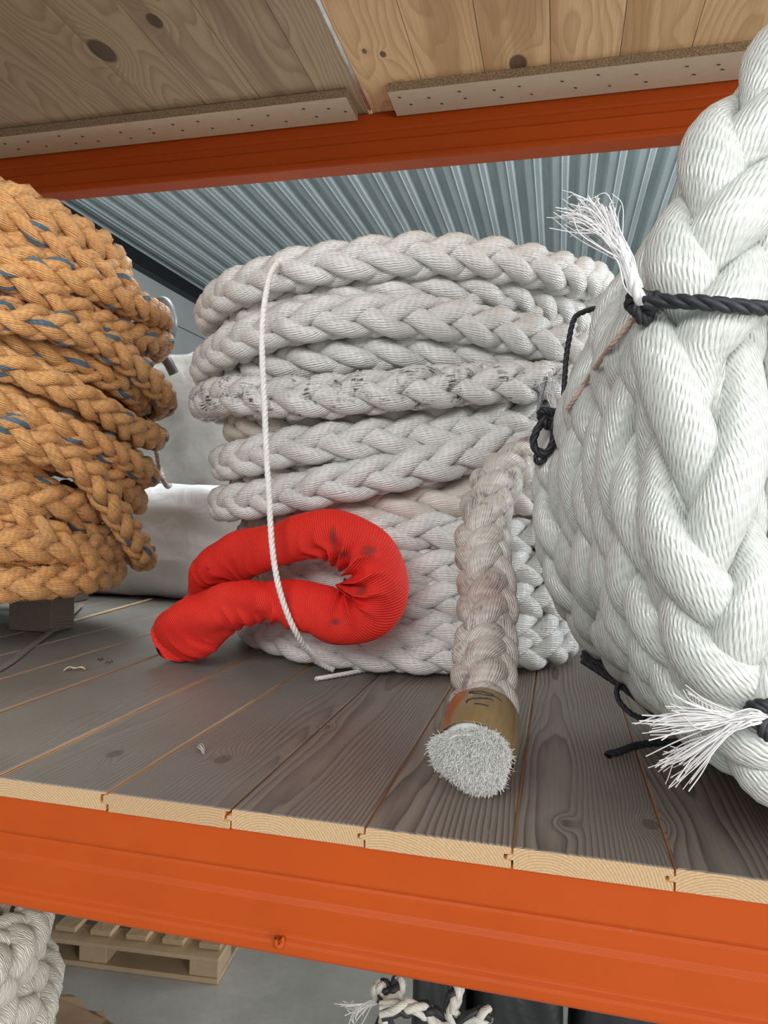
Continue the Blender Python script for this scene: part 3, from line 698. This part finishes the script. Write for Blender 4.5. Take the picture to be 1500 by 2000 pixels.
cord('wrap_cord', [kn] + wp, .0034, flat_mat('pinkish_cord', (.52, .36, .30), .5), ties, n=90)
def frayed(name, parent, B0, fan, n, wid, thick=.0022, seed=0, bundle=.005, mat=fray_mat, jit=.007):
    rr = np.random.default_rng(seed); g = Geo()
    for i in range(n):
        e = fan[rr.integers(len(fan))]; st = rr.uniform(.45, .95); k = int(st * (len(B0) - 1))
        o = rr.normal(0, bundle, 3) * .6; tip = np.array(e) + rr.normal(0, jit, 3)
        mid = B0[k] * .45 + tip * .55 + rr.normal(0, jit * .6, 3) + (B0[k] - B0[max(0, k - 6)]) * 1.2
        Pp = spline(np.vstack([B0[0] + o * .5, B0[k // 2] + o, B0[k] + o, mid, tip]), 26)
        V, Q, UV = sweep(Pp, transport(Pp), thick * np.linspace(1, .55, 26) * rr.uniform(.6, 1.2), None, 5); g.add(V, Q, UV)
    o_ = g.build(name, mat, parent); o_['kind'] = 'stuff'; return o_
D1a = D1 - .004
B0 = spline([at(1256, 590, D1a), at(1240, 565, D1a), at(1226, 520, D1a), at(1210, 480, D1a), at(1188, 448, D1a)], 60)
frayed('frayed_tail', ties, B0, [at(1105, 415, D1), at(1120, 430, D1), at(1150, 405, D1 + .01), at(1165, 395, D1 + .01), at(1185, 410, D1), at(1135, 445, D1 + .02)], 150, .001, .0008, 1, .0042)
cord('tail_cord', [at(1258, 596, D1a - .004), at(1244, 572, D1a - .004), at(1231, 535, D1a - .002), at(1218, 497, D1a), at(1204, 467, D1a)], .0062, fray_mat, ties, n=90)

ties2 = thing('cord_tie', 'black cord loops knotted at the left flank of the right coil', 'cord', tuple(at(1065, 830, 1.22)))
k2 = at(1072, 815, 1.20)
knot('knot', k2, .016, .0068, ties2, 2)
cord('cord_loop', [k2, at(1050, 838, 1.19), at(1042, 868, 1.19), at(1060, 888, 1.185), at(1078, 870, 1.185), at(1082, 838, 1.19)], .0066, black_cord, ties2, n=110, closed=True)
cord('cord_loop', [at(1056, 880, 1.19), at(1046, 893, 1.19), at(1052, 905, 1.19), at(1066, 893, 1.19)], .0042, black_cord, ties2, n=60, closed=True)
cord('cord_end', [at(1100, 800, 1.20), at(1102, 760, 1.22), at(1106, 700, 1.23), at(1113, 655, 1.23), at(1122, 622, 1.23), at(1138, 610, 1.235), at(1163, 602, 1.24)], .0048, black_cord, ties2, n=140)
cord('cord_end', [k2, at(1053, 810, 1.21), at(1056, 780, 1.215), at(1062, 757, 1.22), at(1066, 737, 1.225)], .0034, steel_grey, ties2, n=80)
frayed('frayed_tail', ties2, spline([at(1085, 800, 1.20), at(1080, 785, 1.21), at(1075, 768, 1.215)], 30), [at(1075, 735, 1.23), at(1090, 740, 1.23), at(1068, 745, 1.22)], 26, .001, .0012, 4, .004)

ties3 = thing('cord_tie', 'black cord band under the right coil, its loop and end on the deck', 'cord', tuple(at_z(1240, 1350, DZ)))
zf = DZ + .009
cord('cord_band', [at(1140, 1278, 1.28), at(1180, 1300, 1.23), at(1225, 1325, 1.18), at(1265, 1355, 1.12), at(1300, 1395, 1.06), at(1370, 1440, .99)], .0085, black_cord, ties3, n=150)
cord('cord_band', [at(1140, 1288, 1.27), at(1180, 1314, 1.22), at(1222, 1342, 1.17), at(1262, 1374, 1.11), at(1300, 1405, 1.05), at(1370, 1460, .98)], .0085, black_cord, ties3, n=150)
cord('cord_loop', [at(1215, 1325, 1.17), at(1205, 1345, 1.165), at(1210, 1370, 1.15), at(1235, 1395, 1.13), at(1262, 1405, 1.10)], .0045, black_cord, ties3, n=80)
cord('cord_end', [at_z(1186, 1474, zf), at_z(1210, 1468, zf), at_z(1245, 1456, zf), at_z(1300, 1450, zf), at_z(1370, 1452, zf)], .0062, black_cord, ties3, n=90)

ties4 = thing('cord_tie', 'white frayed cord end spread from a black knot low on the right coil', 'cord', tuple(at(1497, 1405, .82)))
D4 = min(sdep(1500, 1400, .8), sdep(1470, 1400, .8)) - .012; print('D4', D4); k4 = at(1503, 1400, D4); knot('knot', k4, .017, .0065, ties4, 3)
B4 = spline([at(1498, 1400, D4 + -0.004), at(1475, 1396, D4 + -0.009), at(1450, 1398, D4 + -0.014), at(1425, 1402, D4 + -0.019)], 40)
frayed('frayed_tail', ties4, B4, [at(1255, 1415, D4 + -0.004), at(1268, 1405, D4 + -0.004), at(1285, 1428, D4 + -0.004), at(1340, 1345, D4 + -0.004), at(1315, 1378, D4 + -0.004), at(1330, 1390, D4 + -0.004), at(1320, 1372, D4 + -0.014)], 48, .001, .0010, 7, .0035, jit=.0055)
frayed('frayed_tail', ties4, spline([at(1490, 1404, D4 + -0.004), at(1450, 1405, D4 + -0.014), at(1425, 1425, D4 + -0.019)], 40), [at(1288, 1480, D4 + 0.006), at(1300, 1490, D4 + 0.006), at(1310, 1475, D4 + 0.006), at(1292, 1500, D4 + 0.006), at(1327, 1530, D4 + -0.004)], 42, .001, .0010, 8, .0035, jit=.006)

# ------------------------------------------------------------------ red round sling
def sling():
    root = thing('round_sling', 'red ribbed fabric round sling folded in a loop against the middle coil', 'sling', tuple(at_z(370, 1280, DZ)))
    def a(u, v, d_): return at(u, v, d_)
    pts = [a(412, 1118, 1.73), a(470, 1085, 1.66), a(555, 1062, 1.56), a(640, 1045, 1.49), a(703, 1068, 1.46), a(735, 1130, 1.45), a(722, 1188, 1.46), a(672, 1208, 1.47), a(610, 1190, 1.49), a(540, 1172, 1.52), a(470, 1180, 1.57), a(410, 1205, 1.62), a(365, 1228, 1.66), a(352, 1238, 1.72), a(375, 1222, 1.80), a(400, 1180, 1.83), a(402, 1148, 1.81)]
    n = 720; P0 = spline(pts, 2000, True); P, s, S = resample(P0, n, True)
    T_ = tangents(P, True); vd = norm(CAM - P); side = norm(np.cross(T_, vd)); N = norm(np.cross(side, T_))   # N towards the viewer
    Bv = np.cross(T_, N)
    # curvature vector
    dT = np.roll(T_, -8, 0) - np.roll(T_, 8, 0); kx = (dT * Bv).sum(1) / (16 * S / n); kx = np.convolve(np.r_[kx[-30:], kx, kx[:30]], np.hanning(31) / np.hanning(31).sum(), 'same')[30:-30]
    sides = 72; al = -math.pi / 2 + np.linspace(0, 2 * math.pi, sides + 1)
    inner = np.cos(al)[None] * np.sign(kx)[:, None]; wgt = np.clip(inner * .75 + .35, 0, 1) * np.clip(np.abs(kx) / 9, 0, 1)[:, None]
    sg = np.zeros((n, sides + 1)); fo = np.zeros((n, sides + 1))
    for i in range(n):
        for j in range(0, sides + 1):
            x_ = math.cos(al[j]); y_ = math.sin(al[j])
            fo[i, j] = mnoise.noise(Vector((P[i][0] * 9 + x_ * .8, P[i][2] * 9 + y_ * .8, i / n * 3)))
    ph = s[:, None] * 2 * math.pi / .042 + 2.2 * fo * 3 + .8 * np.sin(al)[None] * 2
    wr_ = (1 - np.abs(np.sin(ph / 2))) ** 1.0 * 2 - .9
    disp = 1 + .27 * wgt * wr_ + .30 * fo + .02 * np.sin(ph * .43 + al[None] * 2)
    fl = np.ones(n); lo = np.linspace(0, 1, n)
    ra = .0515 * (1 + .08 * np.sin(lo * 2 * math.pi * 3)); 
    isloop = np.exp(-((lo - .31) / .10)**2); ra = ra * (1 + .12 * isloop)
    endw = np.exp(-((lo - .74) / .07)**2); ra = ra * (1 + .16 * endw)
    V, Q, UV = sweep(P, N, ra, ra * .74, sides, True, disp=disp)
    V[:, 2] = np.maximum(V[:, 2], DZ + .002)
    t = NT('red_ribbed_sling_fabric'); U, W, _ = t.sep(t.uv)
    wv = t.math('SINE', t.math('MULTIPLY', t.math('ADD', U, t.math('MULTIPLY', W, .35)), 2 * math.pi / .0042)); w2 = t.math('SINE', t.math('MULTIPLY', W, 2 * math.pi / .003))
    n1 = t.noise(t.pos, 6, 3); st = None; nz = t.noise(t.pos, 60, 4, .7)
    for (uu, vv, dd, rx, rz) in ((650, 1052, 1.44, .010, .026), (668, 1083, 1.43, .020, .010), (718, 1076, 1.42, .018, .012), (705, 1150, 1.42, .014, .014), (655, 1215, 1.43, .012, .008), (415, 1110, 1.68, .008, .006)):
        q0 = at(uu, vv, dd); px_, py_, pz_ = t.sep(t.pos)
        dd2 = t.math('ADD', t.math('POWER', t.math('ABSOLUTE', t.math('MULTIPLY', t.math('SUBTRACT', px_, float(q0[0])), 1 / rx)), 2), t.math('POWER', t.math('ABSOLUTE', t.math('MULTIPLY', t.math('SUBTRACT', pz_, float(q0[2])), 1 / rz)), 2))
        k_ = t.math('MULTIPLY', t.mapr(t.math('ADD', dd2, t.math('MULTIPLY', nz, 1.6)), .7, 2.0, 1, 0), .75); st = k_ if st is None else t.math('MAXIMUM', st, k_)
    c = t.mix(t.mapr(n1, .3, .7), (.80, .022, .014), (.90, .038, .022)); c = t.mix(t.math('MULTIPLY', t.mapr(wv, -.9, -.2, 1, 0), .35), c, (.35, .008, .008)); c = t.mix(st, c, (.16, .035, .03))
    m = t.out(c, .62, t.bump(t.math('ADD', wv, t.math('MULTIPLY', w2, .35)), .55, .0012), Specular_IOR_Level=.3)
    g = Geo(); g.add(V, Q, UV); o = g.build('sleeve', m, root)
    # side seam line
    o2 = None
    return root
sling()

# white string round the middle coil and over the sling
st = thing('string', 'thin white twisted string tied down the front of the middle coil and over the sling', 'string', tuple(at(600, 1275, 1.5)))
cord('cord', [at(552, 500, 1.62), at(540, 516, 1.56), at(527, 540, 1.53), at(517, 590, 1.49), at(512, 650, 1.475), at(513, 720, 1.47), at(517, 800, 1.47), at(520, 880, 1.47), at(525, 960, 1.46), at(528, 1020, 1.455), at(533, 1080, 1.45), at(543, 1140, 1.445), at(558, 1190, 1.45), at(578, 1235, 1.46), at(598, 1265, 1.50), at(620, 1292, 1.58), at(650, 1308, 1.62)], .0064, white_cord, st, n=420, pitch=.034)
st2 = cord('string_end', [at_z(616, 1326, DZ + .006), at_z(640, 1322, DZ + .007), at_z(680, 1315, DZ + .007), at_z(740, 1303, DZ + .008)], .0052, white_cord, st, n=60)

# ------------------------------------------------------------------ covered goods behind
def cloth_lump(name, lo, hi, mat, label, cat, amp=.03, seed=0, fs=4.0, e=6):
    lo = np.array(lo); hi = np.array(hi); c = (lo + hi) / 2; h = (hi - lo) / 2; n = 110; m_ = 70
    th = np.linspace(0, 2 * math.pi, n, endpoint=False); ph = np.linspace(-math.pi / 2, math.pi / 2, m_)
    V = []
    for p in ph:
        cp, sp = math.cos(p), math.sin(p)
        for t in th:
            ct, s_ = math.cos(t), math.sin(t); q = (abs(ct)**e + abs(s_)**e)**(-1 / e); r = (abs(cp)**e + abs(sp)**e)**(-1 / e)
            x, y, z = ct * q * cp * r, s_ * q * cp * r, sp * r
            a = mnoise.noise(Vector((x * fs * .6 + z * 1.2, y * fs * .6, z * fs * .35 + seed))); b = 1 - abs(mnoise.noise(Vector((x * fs * 1.1 + z * 2, y * fs * 1.1 + seed, z * fs * .5)))) * 2
            k = 1 + (amp * (a + .5 * b)) / h.mean()
            w_ = c + h * np.array([x, y, z]) * k; w_[2] = max(w_[2], lo[2]); V.append(w_)
    Fq = [(i * n + j, i * n + (j + 1) % n, (i + 1) * n + (j + 1) % n, (i + 1) * n + j) for i in range(m_ - 1) for j in range(n)]
    g = Geo(); g.add(np.array(V), np.array(Fq)); o = g.build(name, mat); return props(o, label, cat)
def cloth_mat(name, c1, c2, rough=.45, metal=0.0):
    t = NT(name); n = t.noise(t.pos, 5, 5, .6, 1.0); f = t.noise(t.pos, 7, 3, .5, 1.2)
    return t.out(t.mix(t.mapr(n, .3, .7), c1, c2), rough, t.bump(f, .5, .014), Metallic=metal)
tarp = cloth_mat('grey_tarpaulin', (.34, .325, .30), (.52, .50, .475), .38)
bagm = cloth_mat('white_woven_bag', (.80, .81, .82), (.88, .89, .90), .42)
p1 = at_y(300, 1165, 2.55)
cloth_lump('fabric_bag', (-2.25, 2.50, DZ + .002), (-.85, 3.15, at_y(380, 948, 2.55)[2]), bagm, 'white woven fabric bag on the deck behind the coils', 'bag', .022, 2, 5)
cloth_lump('covered_load', (-2.3, 3.25, DZ - .0), (-.75, 4.0, at_y(380, 690, 3.3)[2]), tarp, 'grey tarpaulin-covered load behind the white bag', 'load', .05, 5, 5)
deck2 = thing('rear_shelf_deck', 'board deck of the rack behind, under the covered load', 'shelf', (0, 3.4, DZ - .025))
for i in range(12): board('board', -2.6 + .2 * i, -2.4 + .2 * i, 2.80, 4.1, DZ - .002, .0255, deck2, deck_wood, end_wood, edge_wood, seed=200 + i)
cord('hanging_cord', [at(290, 815, 2.38), at(299, 850, 2.42), at(305, 880, 2.45), at(312, 915, 2.49), at(320, 940, 2.47), at(327, 950, 2.58), at(332, 948, 2.7)], .009, tail_rope, None, n=60)
props(bpy.data.objects['hanging_cord'], 'short grey-white cord hanging between the orange coil and the tarpaulin', 'cord')

# ------------------------------------------------------------------ small things on the deck
strap = flat_mat('grey_webbing', (.24, .22, .20), .8, 0, 120, .2, .5)
P = spline([at_z(-60, 1335, DZ + .003), at_z(10, 1300, DZ + .003), at_z(60, 1262, DZ + .003), at_z(108, 1226, DZ + .014), at_z(140, 1198, DZ + .016), at_z(158, 1180, DZ + .012)], 60)
g = Geo(); V, Q, UV = sweep(P, np.tile([0, 0, 1.0], (60, 1)), .011, .0015, 8); g.add(V, Q, UV); props(g.build('webbing_strap', strap), 'flat grey webbing strap lying on the deck by the pallet block', 'strap')
lath = flat_mat('pale_splinter_wood', (.62, .48, .30), .7)
def stick(name, a, b, w_, h_, mat, label, cat):
    P = np.array([a + (b - a) * t for t in np.linspace(0, 1, 8)]); P[:, 2] += h_
    g = Geo(); V, Q, UV = sweep(P, np.tile([0, 0, 1.0], (8, 1)), w_ * (1 + .2 * np.sin(np.arange(8) * 2.2)), h_, 6, cap=True); g.add(V, Q, UV); return props(g.build(name, mat), label, cat)
stick('wood_lath', at_z(128, 1219, DZ), at_z(296, 1172, DZ), .0055, .004, lath, 'thin pale wooden lath lying on the deck below the orange coil', 'lath')
def chip(name, u, v, L, w_, mat, ang, label, cat, lift=.006):
    c = at_z(u, v, DZ); P = np.array([[math.cos(ang) * L * (t - .5) + c[0], math.sin(ang) * L * (t - .5) + c[1], DZ + .0025 + lift * math.sin(t * math.pi) + .003 * math.sin(t * 9)] for t in np.linspace(0, 1, 14)])
    g = Geo(); V, Q, UV = sweep(P, np.tile([0, 0, 1.0], (14, 1)), w_ * (.7 + .3 * np.sin(np.arange(14) * 1.3)), .0012, 6, cap=True); g.add(V, Q, UV); return props(g.build(name, mat), label, cat)
chip('wood_chip', 146, 1311, .045, .008, lath, .5, 'curled pale wood chip lying on the left of the deck', 'wood chip', .008)
dk = flat_mat('dark_crumb', (.04, .035, .03), .8)
chip('crumb', 196, 1291, .014, .003, dk, .2, 'tiny dark crumb beside the wood chip, nearer the sling', 'crumb', .002)
chip('crumb', 213, 1297, .018, .002, dk, 1.2, 'tiny dark curl on the deck, closest to the sling', 'crumb', .003)
clear = NT('clear_plastic_film').out((.62, .62, .60), .15, None, Alpha=.55)
pc = at_z(392, 1468, DZ); g = Geo()
for q in range(3):
    P = spline([pc + np.array([-.010, .012, .002]), pc + np.array([-.006 + .003 * q, .002, .006 + .003 * q]), pc + np.array([.004, -.004 + .004 * q, .004]), pc + np.array([.012, -.014, .002])], 20)
    V, Q, UV = sweep(P, transport(P), .0022, .0004, 6); g.add(V, Q, UV)
props(g.build('plastic_scrap', clear), 'small crumpled clear plastic scrap lying on the dark deck boards', 'plastic scrap')

# ------------------------------------------------------------------ below the deck
# pallet on the concrete
fp = thing('pallet', 'pale wooden pallet on the concrete floor below the front beam', 'pallet', tuple(at_z(425, 1925, 0)))
c = at_z(425, 1925, 0.0); PXr, PYf = c[0], c[1]; PW = 1.0
h0, h1, h2, h3 = .018, .068, .083, .101
box('bottom_board', (PXr - PW, PYf, .001), (PXr, PYf + .09, h0), pallet_wood, fp, .003)
box('bottom_board', (PXr - .10, PYf + .092, .001), (PXr, PYf + 1.1, h0), pallet_wood, fp, .003)
box('bottom_board', (PXr - PW, PYf + 1.11, .001), (PXr, PYf + 1.2, h0), pallet_wood, fp, .003)
for j in range(3):
    for i in range(3):
        x1_ = PXr - .385 * i - (.0 if i else .0); y1_ = PYf + .005 + .53 * j
        box('block', (x1_ - .10, y1_, h0 + .0005), (x1_ - .002, y1_ + .12, h1), pallet_wood, fp, .003)
for j in range(3): box('stringer_board', (PXr - PW, PYf + .002 + .53 * j, h1 + .0005), (PXr, PYf + .10 + .53 * j, h2), pallet_wood, fp, .003)
for i in range(7): box('slat', (PXr - .085 - .128 * i, PYf + .042, h2 + .0005), (PXr - .010 - .128 * i, PYf + 1.15, h3), pallet_wood, fp, .003)
a_ = at_z(115, 1884, 0) - at_z(425, 1925, 0); fp.rotation_euler.z = math.atan2(-a_[1], -a_[0])
# dark load on that pallet
blk = cloth_mat('black_bag_plastic', (.012, .013, .015), (.028, .030, .033), .42)
cloth_lump('dark_bag', (PXr - .95, PYf + .32, h3 + .003), (PXr - .22, PYf + 1.0, .55), blk, 'dark bag standing on the pale pallet', 'bag', .03, 11, 4, e=3.5)
# cream rope coil under the shelf
lc = thing('rope_coil', 'cream plaited rope coil on the floor below the beam, bottom left corner', 'rope', (0, 0, 0))
d = ray(-312, 1800); d = d[:2] / np.linalg.norm(d[:2]); LX, LY = d[0] * 1.66, d[1] * 1.66
lc.location = (LX, LY, 0)
for k, (z, R) in enumerate([(.055, .30), (.15, .32), (.245, .30), (.34, .33), (.43, .31), (.52, .335), (.61, .30), (.70, .32), (.75, .22), (.72, .12)]):
    t = np.linspace(0, 2 * math.pi, 240, endpoint=False); rr = np.random.default_rng(k); a, b = rr.uniform(0, 6.28, 2)
    P = np.stack([LX + (R + .018 * np.sin(3 * t + a)) * np.sin(t), LY - (R + .018 * np.sin(3 * t + a)) * np.cos(t), np.maximum(.055, z + .022 * np.sin(2 * t + b))], 1); N = np.stack([np.sin(t), -np.cos(t), 0 * t], 1)
    plait(P, N, .115, L=.26, closed=True, roll=.5 + .3 * (k % 3), seed=300 + k, nL=20, sides=10, soft=1.5, a=.46, b=.38).build('rope_turn', low_rope, lc)
cord('cord_tie', [at(-30, 1850, 1.32), at(0, 1812, 1.33), at(18, 1790, 1.35), at(28, 1765, 1.38)], .004, black_cord, lc, n=60)
# cardboard
cb = flat_mat('brown_cardboard', (.34, .25, .16), .8, 0, 12, .12, .2)
cd = thing('cardboard_sheet', 'torn brown cardboard on the floor beside the cream coil', 'cardboard', tuple(at_z(150, 2010, 0.02)))
pA = [at_z(u, v, .09) for u, v in ((88, 1975), (100, 1950), (133, 1937), (142, 1943), (150, 1952), (172, 1968), (186, 1975), (203, 1978), (208, 1986), (222, 2000), (250, 2040), (120, 2080), (60, 2060))]
n = len(pA); V = [tuple(p + np.array([0, 0, .008 * math.sin(i * 2.1)])) for i, p in enumerate(pA)] + [(p[0], p[1], p[2] - .006 + .008 * math.sin(i * 2.1)) for i, p in enumerate(pA)]
poly('flap', V, [tuple(range(n))[::-1], tuple(range(n, 2 * n))] + [(i, (i + 1) % n, n + (i + 1) % n, n + i) for i in range(n)], cb, cd)
cA = np.mean(pA, 0); box('box_body', (cA[0] - .16, cA[1] - .26, .001), (cA[0] + .04, cA[1] - .02, .078), cb, cd, .003)
# black bags right
for k, (u0, u1, Yb, v, lab) in enumerate([(795, 905, 1.60, 1800, 'black bag below the beam, narrow one standing behind the black and white rope'),
                                    (915, 1105, 1.66, 1830, 'wide black bag below the beam, between the two narrower black bags'),
                                    (1115, 1330, 1.72, 1850, 'black bag below the beam, rightmost of the three')]):
    a_ = at_y(u0, 1990, Yb); b_ = at_y(u1, 1990, Yb); top = at_y(u0, v, Yb)[2]
    cloth_lump('plastic_bag', (a_[0] + .004, Yb - .02, .001), (b_[0] - .004, Yb + .5, top), blk, lab, 'bag', .006, 20 + k, 3, e=7)
bw = rope_mat('pale_strand_fibre', (.70, .68, .62), (.45, .43, .38), pitch=.004, beta=-36, rough=.5, bump=.6)
bk = flat_mat('black_strand_fibre', (.018, .018, .02), .55, 0, 150, .3, .5)
br = thing('mooring_line', 'black and white flecked rope lying knotted in front of the black bags', 'rope', tuple(at(800, 1960, 1.62)))
for k, pts in enumerate([[(735, 1945, 1.50), (742, 1930, 1.49), (760, 1935, 1.49), (765, 1965, 1.50), (750, 2000, 1.5), (735, 2040, 1.5)],
                         [(780, 1915, 1.49), (772, 1945, 1.47), (755, 1985, 1.46), (760, 2030, 1.45)],
                         [(745, 1975, 1.44), (790, 1968, 1.43), (835, 1975, 1.43), (870, 2005, 1.42), (890, 2030, 1.42)],
                         [(893, 1915, 1.43), (888, 1945, 1.41), (880, 1975, 1.40), (900, 1995, 1.39), (935, 1985, 1.38), (958, 1980, 1.38)]]):
    P = spline([at(*q_) for q_ in pts], 200); N = transport(P, n0=(0, -1, 0)); plait(P, N, .036, L=.15, nL=20, sides=7, seed=400 + k, soft=1.3, tracer=(0, 3, 5)).build('rope_bight', [bw, bk], br)
frayed('frayed_tail', br, spline([at(742, 1945, 1.49), at(728, 1958, 1.49), at(712, 1962, 1.49)], 30), [at(665, 1962, 1.5), at(680, 1957, 1.5), at(700, 1982, 1.5), at(690, 1992, 1.5), at(676, 1970, 1.5)], 40, .001, .0016, 12, .004)
# white scrap by the frame's lower edge
tot = sum(len(m.polygons) for m in bpy.data.meshes) * 2
print('approx tris', tot)

# groups of alike things
for o in bpy.data.objects:
    if o.parent is None and 'label' in o:
        b = o.name.split('.')[0]
        g_ = {'plastic_bag': 'black bags below the front beam', 'cord_tie': 'cord ties of the right coil', 'chipboard_cleat': 'chipboard strips under the overhead boards', 'crumb': 'dark crumbs on the deck', 'rack_beam': 'orange rack beams', 'rope_coil': 'coils of plaited rope'}.get(b)
        if g_: o['group'] = g_
for o in list(mc.children) + list(rc.children) + list(oc.children):
    zs = np.empty(len(o.data.vertices) * 3); o.data.vertices.foreach_get('co', zs); zm = zs[2::3].min()
    if zm < DZ: print('below deck', o.name, zm - DZ)
